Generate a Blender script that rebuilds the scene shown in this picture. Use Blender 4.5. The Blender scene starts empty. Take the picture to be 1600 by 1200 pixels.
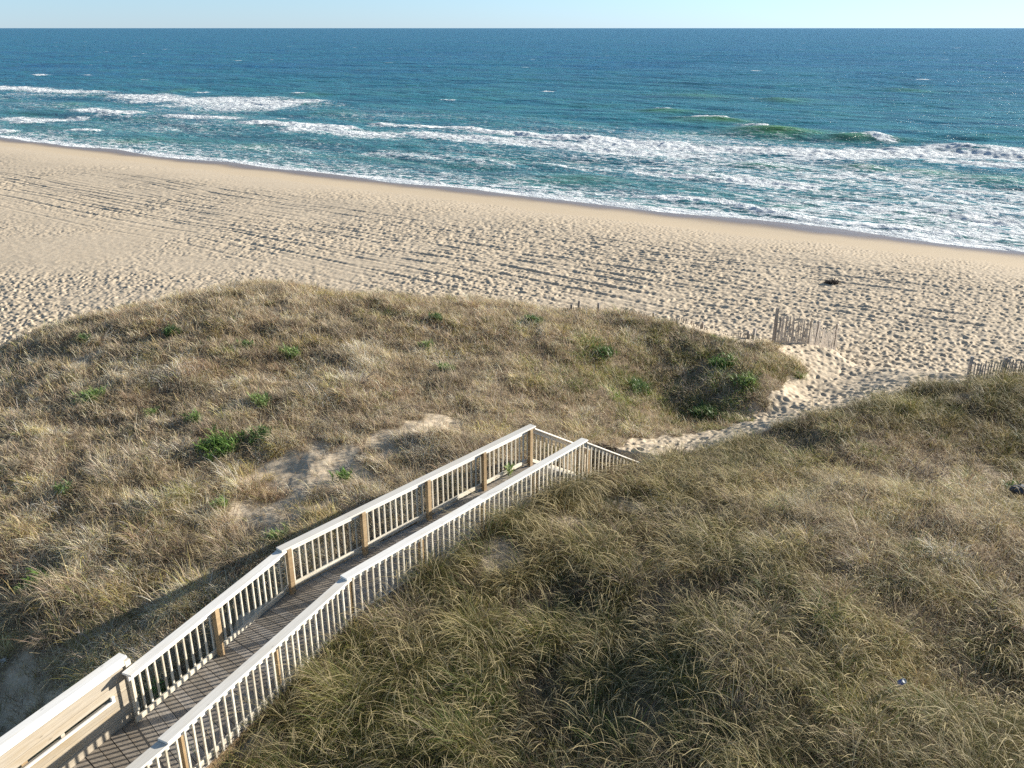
import bpy, bmesh, math, random
import numpy as np
from mathutils import Vector, Matrix
rng = np.random.default_rng(7); random.seed(7)
C = bpy.context.scene.collection
R = math.radians

# ------------------------------------------------------------------ camera
F = 1386.0; H = 14.0; PITCH = math.atan(556.5 / F)
SP, CP = math.sin(PITCH), math.cos(PITCH)
def at(u, v, z):
    y = (v - 600) / F; Z = (H - z) / (SP + y * CP)
    return ((u - 800) / F * Z, Z * (CP - y * SP))
cam = bpy.data.cameras.new('camera'); camo = bpy.data.objects.new('camera', cam); C.objects.link(camo)
camo.location = (0, 0, H); camo.rotation_euler = (math.pi / 2 - PITCH, 0, 0)
cam.sensor_width = 36; cam.lens = 36 * F / 1600; cam.clip_start = .1; cam.clip_end = 60000
bpy.context.scene.camera = camo

# ------------------------------------------------------------------ helpers
def tag(o, label=None, cat=None, group=None, kind=None):
    if label: o['label'] = label
    if cat: o['category'] = cat
    if group: o['group'] = group
    if kind: o['kind'] = kind
    return o
def empty(name, loc, rz=0):
    o = bpy.data.objects.new(name, None); C.objects.link(o); o.empty_display_size = .2
    o.location = loc; o.rotation_euler = (0, 0, rz); return o
def link(name, me, m, parent=None):
    o = bpy.data.objects.new(name, me); C.objects.link(o)
    if m: me.materials.append(m)
    if parent: o.parent = parent
    return o
def npmesh(name, V, Q, attrs=None, smooth=True):
    """V (n,3); Q (m,k) index array, k = 3 or 4"""
    me = bpy.data.meshes.new(name); V = np.ascontiguousarray(V, np.float32); Q = np.ascontiguousarray(Q, np.int32)
    k = Q.shape[1]
    me.vertices.add(len(V)); me.vertices.foreach_set('co', V.ravel())
    me.loops.add(Q.size); me.loops.foreach_set('vertex_index', Q.ravel())
    me.polygons.add(len(Q)); me.polygons.foreach_set('loop_start', np.arange(0, Q.size, k, dtype=np.int32))
    if smooth: me.polygons.foreach_set('use_smooth', np.ones(len(Q), bool))
    me.update(calc_edges=True)
    for n, a in (attrs or {}).items():
        if a.ndim == 1:
            at_ = me.attributes.new(n, 'FLOAT', 'POINT'); at_.data.foreach_set('value', np.ascontiguousarray(a, np.float32))
        else:
            at_ = me.attributes.new(n, 'FLOAT_COLOR', 'POINT')
            c4 = np.ones((len(a), 4), np.float32); c4[:, :3] = a
            at_.data.foreach_set('color', c4.ravel())
    return me
def gridfaces(nr, nc):
    i = np.arange(nr - 1)[:, None] * nc + np.arange(nc - 1)[None]; i = i.ravel()
    return np.stack([i, i + 1, i + nc + 1, i + nc], 1)

_P = rng.permutation(4096).astype(np.int64); _G = rng.uniform(0, 2 * np.pi, 4096)
_GX, _GY = np.cos(_G), np.sin(_G)
def hsh(i, j, s=0): return _P[(_P[(i + s * 131) & 4095] + j) & 4095]
def perlin(x, y, s=0):
    xi = np.floor(x).astype(np.int64); yi = np.floor(y).astype(np.int64); xf = x - xi; yf = y - yi
    u = xf ** 3 * (xf * (xf * 6 - 15) + 10); v = yf ** 3 * (yf * (yf * 6 - 15) + 10)
    def g(a, b):
        h = hsh(xi + a, yi + b, s); return _GX[h] * (xf - a) + _GY[h] * (yf - b)
    n0 = g(0, 0) * (1 - u) + g(1, 0) * u; n1 = g(0, 1) * (1 - u) + g(1, 1) * u
    return (n0 * (1 - v) + n1 * v) * 1.5
def fbm(x, y, o=4, s=0, gain=.5):
    r = 0; a = 1
    for k in range(o):
        r = r + a * perlin(x * 2 ** k + 17.3 * k, y * 2 ** k - 9.1 * k, s + k); a *= gain
    return r
def sst(a, b, x):
    t = np.clip((x - a) / (b - a), 0, 1); return t * t * (3 - 2 * t)
def inpoly(x, y, poly):
    ins = np.zeros(x.shape, bool); n = len(poly)
    for i in range(n):
        x1, y1 = poly[i]; x2, y2 = poly[(i + 1) % n]
        if y1 == y2: continue
        c = ((y1 > y) != (y2 > y)) & (x < (x2 - x1) * (y - y1) / (y2 - y1) + x1)
        ins ^= c
    return ins
def segdist(x, y, pts):
    """distance to polyline, signed side, run length"""
    best = np.full(x.shape, 1e9); side = np.zeros(x.shape); run = np.zeros(x.shape); acc = 0
    for (x1, y1), (x2, y2) in zip(pts[:-1], pts[1:]):
        dx, dy = x2 - x1, y2 - y1; L = math.hypot(dx, dy)
        t = np.clip(((x - x1) * dx + (y - y1) * dy) / L ** 2, 0, 1)
        d = np.hypot(x - x1 - t * dx, y - y1 - t * dy); m = d < best
        best = np.where(m, d, best); run = np.where(m, acc + t * L, run)
        side = np.where(m, np.sign((x - x1) * dy - (y - y1) * dx), side); acc += L
    return best, side, run

# ------------------------------------------------------------------ terrain
NX, NY = .535, .845          # unit vector pointing out to sea
SHORE = 67.6
def inland(x, y): return SHORE - (x * NX + y * NY)
def beach(s):
    z = np.where(s < 0, .06 * s, 1.15 * sst(0, 15, s) * .75 + .02 * np.clip(s, 0, 15))
    z = z + .9 * sst(12, 42, s) + .02 * 0
    return np.maximum(z, -4)
CTRL = [ # u, v, ground height
 (0,548,3.5),(150,500,3.9),(300,462,4.15),(400,448,4.25),(500,455,4.1),(600,466,4.0),(700,470,3.9),(800,476,3.8),(900,492,3.6),(1000,512,3.45),(1080,524,3.35),(1150,536,3.25),(1210,546,3.15),(1262,560,2.8),(940,487,3.4),(1024,500,3.3),(1095,511,3.2),
 (140,620,4.0),(0,640,3.8),(300,600,4.25),(450,560,4.25),(0,800,3.7),(150,800,3.85),(60,920,3.4),(250,880,3.75),(25,1040,2.9),(0,1130,2.2),(150,1050,3.35),(-60,1200,1.7),(125,1095,3.2),(60,1090,2.75),(70,1000,3.2),
 (430,760,3.85),(520,730,3.95),(600,700,3.95),(680,668,3.95),(300,700,4.05),(380,830,3.8),(600,620,4.05),(700,560,3.95),(760,640,3.75),(700,700,3.9),(330,960,3.7),(430,880,3.95),
 (820,690,3.85),(760,730,3.95),(650,790,4.0),(560,850,4.0),
 (850,600,3.6),(900,560,3.5),(1000,560,3.1),(930,640,3.3),(1000,650,2.9),(1060,600,2.75),(1080,660,2.35),(1150,580,3.1),(1200,580,3.2),(1150,640,2.6),(1190,620,2.95),
 (1000,692,2.95),(1060,683,2.8),(1150,664,2.65),(1200,645,2.6),(1250,615,2.55),(1310,580,2.5),(1400,575,2.4),(1290,552,2.65),(1305,547,2.65),
 (1000,745,3.7),(1100,715,3.65),(1190,690,3.6),(1270,658,3.85),(1350,636,3.85),(1450,618,3.85),(1520,606,3.8),(1600,604,3.8),(1700,604,3.8),(1512,589,3.55),(1590,589,3.55),(1680,589,3.5),
 (925,768,4.15),(850,798,4.35),(770,848,4.4),(670,903,4.4),(570,965,4.35),(455,1045,4.2),(330,1140,3.95),(220,1240,3.6),
 (1000,850,4.45),(900,950,4.3),(1200,800,4.5),(1100,760,4.2),(1400,760,4.5),(1400,690,4.2),(1560,730,3.75),(1600,680,3.9),(1350,860,5.0),(1200,960,4.85),(1500,900,4.95),(1600,820,4.6),
 (1000,1050,4.45),(700,1100,4.05),(850,1150,4.2),(1050,1180,4.4),(1250,1120,4.7),(1400,1080,4.6),(1500,1150,4.7),(1600,1150,4.2),(500,1200,3.9),(1600,1000,4.6),
]
cp = [];
for u, v, z in CTRL:
    x, y = at(u, v, z); cp.append((x, y, z - float(beach(np.array(inland(x, y))))))
foot = [(-21,27),(-20,31),(-18.5,35),(-16,38.5),(-12.5,40.8),(-8,40.3),(-4,39.2),(0,38),(4,38.4),(7,36.6),(10.5,34.6),(13,31.8),(16,30.6),(21,30.6),(28,29.5),(-24,22),(-26,16)]
for x, y in foot: cp.append((x, y, .0))
for x in range(-60, 61, 12):
    for y in range(42, 80, 12): cp.append((x, y, 0))
for x, y, r in [(-30,30,0),(-30,20,0),(-30,8,0),(-20,14,.3),(-16,6,0),(-8,2,.3),(0,0,1),(8,2,1.6),(16,8,2),(24,14,1.8),(30,22,1.6),(36,20,1.6),(0,-12,1),(20,-12,1.5),(-20,-12,.5),(40,0,1.5),(-45,10,0),(36,30,0),(45,30,0)]:
    cp.append((x, y, r))
cp = np.array(cp, float)
def tps_fit(P, lam=.15):
    n = len(P); d = np.hypot(P[:, 0, None] - P[None, :, 0], P[:, 1, None] - P[None, :, 1])
    K = np.where(d > 0, d ** 2 * np.log(np.maximum(d, 1e-9)), 0) + lam * np.eye(n)
    A = np.zeros((n + 3, n + 3)); A[:n, :n] = K; A[:n, n] = 1; A[:n, n + 1:] = P[:, :2]; A[n, :n] = 1; A[n + 1:, :n] = P[:, :2].T
    return np.linalg.solve(A, np.concatenate([P[:, 2], np.zeros(3)]))
TW = tps_fit(cp)
def tps(x, y):
    r = TW[-3] + TW[-2] * x + TW[-1] * y
    for (px, py, _), w in zip(cp, TW[:-3]):
        d2 = (x - px) ** 2 + (y - py) ** 2 + 1e-9
        r = r + w * .5 * d2 * np.log(d2)
    return r
def A(l, z=3.9): return [at(u, v, z) for u, v in l]
LEFT = [(-30,20)] + [(-21,25.5)] + A([(0,545),(150,488)],3.6) + A([(300,449),(400,434)],4.1) + A([(600,452),(800,461)],3.9) + A([(900,483),(1000,503),(1100,523),(1150,531)],3.3) + A([(1212,550),(1262,574),(1222,598),(1196,625)],2.9) \
     + A([(1180,655)],2.7) + A([(1090,672),(1000,688)],2.9) + [(2.6,21.3),(.3,19.7),(-4.5,14.2),(-6.0,10.9),(-8.2,6.5),(-14,4),(-30,8)]
# push the seaward crest outwards so grass covers the brow
LEFT = [(x + .5 * (1 if 2 <= i <= 9 else 0) * (-.3 if i < 4 else .2), y + .6 * (1 if 2 <= i <= 9 else 0)) for i, (x, y) in enumerate(LEFT)]
RIGHT = A([(1003,708),(1100,687),(1190,670),(1255,648),(1320,620),(1440,596),(1600,584)],3.85) + [(19,27.6),(30,27),(40,20),(40,2),(-5.0,2),(-5.2,7.2),(-4.4,9.3),(-2.65,13.0),(1.9,18.6),(3.2,20.3)]
BARE = [(500,735,95,34,.93,3.9),(680,668,45,15,.9,3.95),(430,800,75,28,.78,3.85),(600,692,36,13,.8,3.95),(970,795,40,16,.85,4.2),(785,890,48,26,.9,4.1),(880,840,35,18,.8,4.1),(15,1110,50,50,.6,2.4),(80,1150,50,45,.6,2.6),(400,500,60,14,.4,4.2),(130,570,30,10,.7,4.0),
        (40,610,30,10,.5,3.9),(1560,745,30,14,.5,3.8),(1190,650,30,14,.7,2.7),(560,800,40,14,.5,3.9),(1500,620,20,6,.5,4.1)]
def grassd(x, y):
    """0..1 how densely dune grass covers the spot"""
    jx = x + .35 * perlin(x * 1.3, y * 1.3, 31) + .15 * perlin(x * 4, y * 4, 32); jy = y + .35 * perlin(x * 1.3, y * 1.3, 33) + .15 * perlin(x * 4, y * 4, 34)
    m = (inpoly(jx, jy, LEFT) | inpoly(jx, jy, RIGHT)).astype(float)
    for u, v, ru, rv, k, z in BARE:
        cx, cy = at(u, v, z); ax = abs(at(u + ru, v, z)[0] - cx); ay = abs(at(u, v - rv, z)[1] - cy)
        q = np.hypot((x - cx) / ax, (y - cy) / ay) / 1.25 + .5 * perlin(x * 1.7, y * 1.7, 35)
        m = m * (1 - k * (1 - sst(.55, 1.05, q)))
    return m
def hollow(x, y):
    """dimples left by feet, one every cell"""
    out = np.zeros(x.shape)
    for cs, depth, se in ((.38, 1.0, 41), (.25, .6, 45)):
        ci = np.floor(x / cs).astype(np.int64); cj = np.floor(y / cs).astype(np.int64)
        for a in (-1, 0, 1):
            for b in (-1, 0, 1):
                h = hsh(ci + a, cj + b, se); h2 = hsh(ci + a + 7, cj + b + 3, se + 1)
                px = (ci + a + (h % 97) / 97) * cs; py = (cj + b + (h % 89) / 89) * cs
                an = (h2 % 61) / 61 * 3.14159; st = .35 + .65 * ((h2 % 53) / 53)
                dx, dy = x - px, y - py; ca, sa = np.cos(an), np.sin(an)
                q = ((dx * ca + dy * sa) / .62) ** 2 + ((-dx * sa + dy * ca) / .42) ** 2
                q = q / (cs * .62) ** 2 * .62
                out += depth * st * (-np.exp(-q * 3.2) + .38 * np.exp(-(np.sqrt(q) - 1.05) ** 2 * 9))
    return out
def tracks():
    T = []
    for pts in ([(-60,250),(0,253),(130,259),(230,272),(330,296),(450,312),(600,326)],
                [(-60,258),(0,266),(100,287),(240,312),(380,330),(500,350),(620,372),(760,395),(900,425)],
                [(-60,268),(0,281),(120,305),(240,330),(380,352),(600,392),(780,415),(960,452),(1100,480),(1250,497)],
                [(-60,290),(0,297),(100,318),(200,340),(340,362),(520,400),(700,440),(860,470)],
                [(-60,262),(60,276),(230,304),(420,335),(600,362),(800,385),(1000,420),(1250,455),(1620,500)],[(-60,255),(200,266),(450,306),(700,345),(900,372),(1200,408),(1620,455)],
                [(860,352),(1050,380),(1300,398),(1600,418)],[(900,375),(1100,400),(1350,425),(1620,452)],
                [(640,360),(800,392),(960,412),(1100,440),(1300,470),(1620,520)],[(760,412),(900,440),(1080,472)]):
        T.append([at(u, v, 1.85) for u, v in pts])
    return T
TR = tracks()
def feetmap(x, y, s):
    """how trampled the dry sand is, 0..1"""
    m = .30 + .8 * fbm(x * .10, y * .13, 4, 51)
    m = m + .75 * sst(-20, 2, x + .1 * (y - 40)) + .38 * np.exp(-((s - 27 - 3 * perlin(x * .05, y * .05, 57)) / 7) ** 2) + .8 * np.exp(-(((x + 19) / 6) ** 2 + ((y - 38) / 7) ** 2)) - .55 * np.exp(-(((x + 6) / 8) ** 2 + ((y - 47) / 5) ** 2))
    return np.clip(m, .06, 1.15) * sst(6, 8.2, s + 1.1 * fbm(x * .15, y * .15, 2, 53))
def terrain(x, y, fine=True):
    s = inland(x, y); b = beach(s); r = tps(x, y)
    far = 1 - sst(50, 90, np.hypot(x, y - 10))
    r = r * far * sst(24, 33, s)
    r = np.where(r < .05, .05 * np.exp((r - .05) / .3) , r)
    z = b + r; d = sst(.35, 1.3, r)
    z = z + d * (.16 * fbm(x * .35, y * .35, 3, 61) + .05 * perlin(x * 1.3, y * 1.3, 66))
    z = z + .05 * fbm(x * .11, y * .11, 2, 68) * sst(5, 14, s)
    # broad cusps and wobble of the water's edge
    z = z + .07 * perlin(x * .11, y * .11, 71) * np.exp(-(s / 7) ** 2)
    # the walk is dug in, never buried by sand
    return z, s, d
WALKC = [(-6.9,6.6),(-5.15,9.95),(-3.57,13.5),(1.0,18.95),(2.6,20.8)]
WALKZ = [4.2,4.2,4.2,4.2,3.1]
def ground(x, y):
    z, s, d = terrain(x, y)
    dist, side, run = segdist(x, y, WALKC)
    top = np.where(run < 15.2, 3.97, 3.97 - (run - 15.2) * .62)
    z = np.where(dist < 1.25, np.minimum(z, top + np.clip(dist - .87, 0, 1) * 2.1), z)
    return z, s, d
def ground_fine(x, y):
    z, s, d = ground(x, y)
    g = grassd(x, y)
    fm = feetmap(x, y, s) * (1 - sst(.1, .6, g))
    path = np.clip(1 - g, 0, 1) * sst(.5, .1, np.abs(z - 2.7) * 0 + .0) 
    tt = np.zeros(x.shape)
    for k, pts in enumerate(TR):
        dd, side, run = segdist(x, y, pts)
        L = sum(math.hypot(b[0] - a[0], b[1] - a[1]) for a, b in zip(pts[:-1], pts[1:]))
        fade = sst(0, 4, run) * sst(0, 4, L - run) * np.clip(.8 + .45 * perlin(run * .25, run * 0 + k * 5.5, 91), 0, 1)
        for off, ow in ((-.85, 1.), (.85, 1.), (1.9, .45), (3.5, .5), (-2.4, .4)):
            q = np.abs(dd * side - off + .03 * perlin(run * .6, run * 0 + off, 92 + k))
            prof = -np.exp(-(q / .14) ** 2) + .5 * np.exp(-((q - .29) / .10) ** 2)
            tt += ow * prof * fade * (.75 + .25 * np.sin(run * 14))
    dm = np.clip(fm, 0, 1.2)
    amp = .06 * dm * (1 - .6 * np.clip(np.abs(tt) * 2, 0, 1)) * (1 - .8 * d * ((x < 2.2) & (y < 24)))
    h = hollow(x + .12 * perlin(x * .9, y * .9, 81), y + .12 * perlin(x * .9, y * .9, 82))
    z = z + amp * h * (s > 0)
    z = z + (.010 + .03 * dm * (1 - .6 * d)) * fbm(x * 2.3, y * 2.3, 3, 85) * sst(8, 14, s)
    z = z + .06 * np.clip(tt, -1.2, 1) * sst(8, 12, s)
    return z, s, d, g

W = .63
tin = np.linspace(-1, 1, 960); tout = 1 + np.cumsum(np.linspace(.01, .32, 26))
tg = np.concatenate([-tout[::-1], tin, tout])
yr = [-40.]
while yr[-1] < 8.5: yr.append(yr[-1] + max(.25, (8.5 - yr[-1]) * .12))
while yr[-1] < 150: yr.append(yr[-1] * 1.0021 if yr[-1] < 85 else yr[-1] * 1.0035)
while yr[-1] < 420: yr.append(yr[-1] * 1.03)
yg = np.array(yr)
Wd = W * np.maximum(yg, 10.)
X = tg[None] * Wd[:, None]; Y = np.repeat(yg[:, None], len(tg), 1)
Zg, S, Dn, Gd = ground_fine(X, Y)
wet = sst(3.4, .2, S + .7 * fbm(X * .2, Y * .2, 3, 95)) 
firm = 1 - sst(6, 8.2, S + 1.1 * fbm(X * .15, Y * .15, 2, 53))
V = np.stack([X, Y, Zg], -1).reshape(-1, 3)
gme = npmesh('ground', V, gridfaces(len(yg), len(tg)), {'thatch_shade': np.maximum(Gd, 1. * np.exp(-(((X + 7.6) / 1.5) ** 2 + ((Y - 10.6) / 2.) ** 2))).ravel(), 'wet': wet.ravel(), 'firm': firm.ravel()})  # lower-left blob: brown dirt tone that also paints the slope's shade darker

# ------------------------------------------------------------------ node helpers
class NT:
    def __init__(s, name):
        s.m = bpy.data.materials.new(name); s.m.use_nodes = True; s.t = s.m.node_tree; s.t.nodes.clear()
        s.out = s.t.nodes.new('ShaderNodeOutputMaterial')
    def n(s, typ, ins=None, **kw):
        nd = s.t.nodes.new('ShaderNode' + typ)
        for k, v in kw.items(): setattr(nd, k, v)
        for k, v in (ins or {}).items():
            if isinstance(v, bpy.types.NodeSocket): s.t.links.new(v, nd.inputs[k])
            else: nd.inputs[k].default_value = v
        return nd
    def attr(s, name): return s.n('Attribute', attribute_name=name)
    def math(s, op, a, b=0., c=0., clamp=False):
        nd = s.n('Math', {0: a, 1: b, 2: c}, operation=op); nd.use_clamp = clamp; return nd.outputs[0]
    def mix(s, f, a, b, blend='MIX'):
        nd = s.n('Mix', data_type='RGBA', blend_type=blend)
        for k, v in ((0, f), (6, a), (7, b)):
            if isinstance(v, bpy.types.NodeSocket): s.t.links.new(v, nd.inputs[k])
            else: nd.inputs[k].default_value = v if k == 0 else (v if len(v) == 4 else (*v, 1))
        return nd.outputs[2]
    def noise(s, vec, scale, detail=4, rough=.55, dist=0.):
        return s.n('TexNoise', {'Vector': vec, 'Scale': scale, 'Detail': detail, 'Roughness': rough, 'Distortion': dist}).outputs[0]
    def ramp(s, x, a, b, c=0., d=1.):
        nd = s.n('MapRange', {0: x, 1: a, 2: b, 3: c, 4: d}); nd.clamp = True; nd.interpolation_type = 'SMOOTHSTEP'; return nd.outputs[0]
    def mapv(s, vec, sc):
        return s.n('Mapping', {0: vec, 3: sc}).outputs[0]
    def surf(s, sh): s.t.links.new(sh, s.out.inputs[0]); return s.m

def sand_mat():
    t = NT('sand'); g = t.n('NewGeometry').outputs['Position']
    th = t.attr('thatch_shade').outputs['Fac']; wet = t.attr('wet').outputs['Fac']; firm = t.attr('firm').outputs['Fac']
    n1 = t.noise(g, .35, 4); n2 = t.noise(g, 9, 5, .7); n3 = t.noise(g, 60, 3, .7)
    col = t.mix(n1, (.525, .44, .325), (.615, .525, .405))
    col = t.mix(t.ramp(n2, .35, .7), col, (.43, .345, .25)); 
    col = t.mix(t.math('MULTIPLY', firm, .75), col, (.52, .42, .295))
    col = t.mix(wet, col, (.22, .16, .115))
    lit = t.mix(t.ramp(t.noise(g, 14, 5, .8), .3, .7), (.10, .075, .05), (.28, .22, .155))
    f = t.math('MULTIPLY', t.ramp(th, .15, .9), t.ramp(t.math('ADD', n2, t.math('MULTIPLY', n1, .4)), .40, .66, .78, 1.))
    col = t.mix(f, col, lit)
    b1 = t.n('Bump', {'Height': n2, 'Distance': .02, 'Strength': .5}); b2 = t.n('Bump', {'Height': n3, 'Distance': .004, 'Strength': .5, 'Normal': b1.outputs[0]})
    p = t.n('BsdfPrincipled', {'Base Color': col, 'Roughness': t.math('SUBTRACT', .95, t.math('MULTIPLY', wet, .6)), 'Normal': b2.outputs[0], 'Specular IOR Level': t.math('ADD', .12, t.math('MULTIPLY', wet, .5))})
    return t.surf(p.outputs[0])
SAND = sand_mat()
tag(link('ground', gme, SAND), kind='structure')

# ------------------------------------------------------------------ sea
def atp(l): return [at(u, v, 0) for u, v in l]
# breaking crests and lace: polyline, half height in px, strength, solid (1) or lacy (0)
FO = [([(-40,135),(40,139),(100,143),(150,146)],4,1.,1),([(0,147),(120,150),(200,150)],4,.35,0),
 ([(190,150),(300,156),(400,160),(480,165)],8,.8,0),([(260,160),(380,165),(460,168)],8,.6,0),([(135,171),(165,175),(212,180)],4,1.,1),([(150,180),(210,184)],3,.4,0),
 ([(0,184),(60,187),(130,184)],5,.75,0),([(25,191),(65,193)],3,.8,0),([(-20,205),(18,207)],3,1.,1),([(108,205),(150,207)],2.5,1.,1),
 ([(257,183),(300,186),(370,188)],2.5,1.,1),([(385,192),(430,196),(500,200),(560,203)],4,1.,1),([(450,202),(540,210),(610,218)],9,.7,0),
 ([(595,195),(700,200),(760,205),(850,214),(950,221),(1100,229)],5,1.,1),([(620,208),(700,214),(800,222),(900,232)],7,.75,0),([(700,215),(860,226),(1000,238),(1150,246)],9,.75,0),
 ([(900,222),(1050,231),(1200,234),(1330,238)],9,.85,0),([(1200,238),(1400,240),(1640,246)],13,.95,0),([(1380,235),(1500,232),(1640,238)],6,.8,1),([(1440,252),(1640,262)],8,.85,0),
 ([(1100,250),(1250,255)],6,.5,0),([(980,268),(1060,274),(1150,276)],7,.6,0),([(1120,276),(1200,286),(1290,292)],12,.75,0),([(1250,275),(1380,276),(1470,290)],8,.6,0),([(1400,290),(1500,300),(1620,312)],10,.6,0),
 ([(1300,310),(1420,300),(1500,320)],8,.4,0),([(1510,338),(1560,352),(1620,352)],14,.75,0),([(1420,330),(1560,335)],8,.45,0),([(830,255),(940,265),(1040,262)],7,.45,0),
 ([(560,235),(700,248),(820,262)],9,.4,0),([(340,225),(480,240)],7,.35,0),
 ([(740,287),(880,300),(1000,309),(1060,312)],4,.6,0),([(1000,309),(1075,314),(1130,318),(1180,328),(1250,342),(1330,350),(1420,360),(1520,370),(1600,380)],6,1.,1),
 ([(1025,171),(1050,172)],2.,1.,1),([(1075,185),(1140,188)],3,1.,1),([(1168,198),(1205,200)],3.5,.9,1),([(1305,211),(1350,213),(1395,224)],3,.85,1),
 ([(310,145),(325,146)],2,1,1),([(56,116),(70,117)],1.5,1,1),([(848,142),(862,143)],1.5,1,1),([(1440,123),(1452,124)],1.5,1,1),([(460,144),(476,145)],1.5,1,1),
 ([(1172,153),(1190,154)],1.5,.8,1),([(690,155),(712,156)],1.5,.8,1),([(590,192),(620,195)],2.5,1,1),([(430,184),(450,185)],1.5,.9,1)]
GREEN = [(1212,208,75,7,1.2),(1118,190,65,4.5,.9),(1040,174,50,3.5,.7),(1340,217,70,5,.8),(1220,158,32,4,.8),(1090,150,60,4,.5),(1250,155,30,3,.4),(1190,260,60,6,.5),(1350,263,50,6,.8),(1440,270,60,7,.6),(1550,280,70,8,.6),(1460,340,60,9,.5),(1240,323,50,6,.4),(900,282,60,8,.4),(400,228,40,5,.4),(200,222,40,5,.5),(280,142,25,4,.5),(480,148,30,4,.4),(110,164,30,4,.4),(1420,142,30,4,.5)]
tin = np.linspace(-1, 1, 900); tout = 1 + np.cumsum(np.linspace(.01, .6, 26)); tg2 = np.concatenate([-tout[::-1], tin, tout])
yr = [-30.]
while yr[-1] < 50: yr.append(yr[-1] + 2.)
while yr[-1] < 300: yr.append(yr[-1] * 1.0024)
while yr[-1] < 1500: yr.append(yr[-1] * 1.006)
while yr[-1] < 45000: yr.append(yr[-1] * 1.04)
ys = np.array(yr); Ws = W * np.maximum(ys, 30.)
X = tg2[None] * Ws[:, None]; Y = np.repeat(ys[:, None], len(tg2), 1)
q = -inland(X, Y); al = X * NY - Y * NX                 # offshore distance, distance along the beach
foam = np.zeros(X.shape); solid = np.zeros(X.shape); crest = np.zeros(X.shape); green = np.zeros(X.shape)
near = (Y > 40) & (Y < 1300)
xn, yn = X[near], Y[near]
wob = fbm(xn * .05, yn * .05, 3, 101)
for pts, hv, st, so in FO:
    wp = atp(pts); um, vm = pts[len(pts) // 2]
    hw = abs(at(um, vm - hv, 0)[1] - at(um, vm + hv, 0)[1]) * .5 * .68 * (.45 if hv <= 2 else 1)
    d, side, run = segdist(xn + 2.5 * hw / 6 * perlin(xn * .12, yn * .12, 103), yn + hw * .8 * wob, wp)
    L = sum(math.hypot(b[0] - a[0], b[1] - a[1]) for a, b in zip(wp[:-1], wp[1:]))
    endf = sst(-.01, .1, run / L) * sst(-.01, .1, 1 - run / L)
    val = st * np.exp(-(d / hw) ** 2 * 1.1) * (.35 + .65 * endf)
    foam[near] = np.maximum(foam[near], val)
    if so: solid[near] = np.maximum(solid[near], val); crest[near] = np.maximum(crest[near], (hv > 2) * endf * np.exp(-(d / (hw * .8 + .6)) ** 2) * min(1, hv / 7))
for u, v, ru, rv, k in GREEN:
    cx, cy = at(u, v, 0); ax = abs(at(u + ru, v, 0)[0] - cx); ay = abs(at(u, v - rv, 0)[1] - at(u, v + rv, 0)[1]) * .5
    sh = (xn - cx) * -.2
    green[near] = np.maximum(green[near], k * np.exp(-(((xn - cx) / ax) ** 2 + ((yn - cy - sh) / ay) ** 2) * 1.2))
shal = np.exp(-np.clip(q, 0, None) / 26)
# water surface
def swell(x, y, q):
    z = 0
    for lam, amp, ang, sd in ((34, .20, 4, 1), (17, .13, -12, 2), (9.5, .10, 16, 3), (5.2, .06, -22, 4), (3.1, .035, 30, 5)):
        a = R(ang); kx, ky = NX * math.cos(a) - NY * math.sin(a), NX * math.sin(a) + NY * math.cos(a)
        ph = (x * kx + y * ky) * 2 * np.pi / lam + 3.2 * fbm(x / lam * .35, y / lam * .35, 2, 110 + sd)
        env = np.clip(.5 + .9 * perlin(x / lam * .23, y / lam * .23, 120 + sd), 0, 1.3)
        w = np.sin(ph); z = z + amp * env * (w + .25 * np.cos(2 * ph))
    return z
fadew = sst(-1, 14, q) * (1 - .9 * sst(500, 1500, Y))
zs = np.zeros(X.shape)
zs[near] = swell(xn, yn, q[near])
zs = zs * fadew + .5 * crest * sst(0, 12, q) * (.6 + .8 * fbm(X * .15, Y * .15, 2, 131)) + .75 * green ** 1.2 * sst(5, 30, q) + .06 * foam * sst(-2, 4, q)
zs += near * .12 * foam * fbm(X * .9, Y * .9, 2, 130) * sst(0, 6, q)
# run-up foam along the edge
edge_n = .8 * fbm(X * .13, Y * .13, 3, 140) + .25 * perlin(X * .9, Y * .9, 141)
sw = np.exp(-((q - 1.1 - .6 * edge_n) / (1.7 + .5 * perlin(X * .06, Y * .06, 142))) ** 2)
foam = np.maximum(foam, 1.0 * sw); solid = np.maximum(solid, sw)
foam = np.maximum(foam, .36 * sst(16, 3, q + 3 * edge_n) * (q > -3))
foam = np.maximum(foam, (.37 + .24 * fbm(X * .03, Y * .05, 2, 143)) * sst(75, 40, q) * sst(-35, 25, X) )
foam = np.maximum(foam, (.16 + .2 * fbm(X * .03, Y * .05, 2, 144)) * sst(80, 50, q))
V = np.stack([X, Y, zs], -1).reshape(-1, 3)
sme = npmesh('sea', V, gridfaces(len(ys), len(tg2)), {'foam': foam.ravel(), 'solid': solid.ravel(), 'green': green.ravel(), 'shallow': shal.ravel()})
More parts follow.
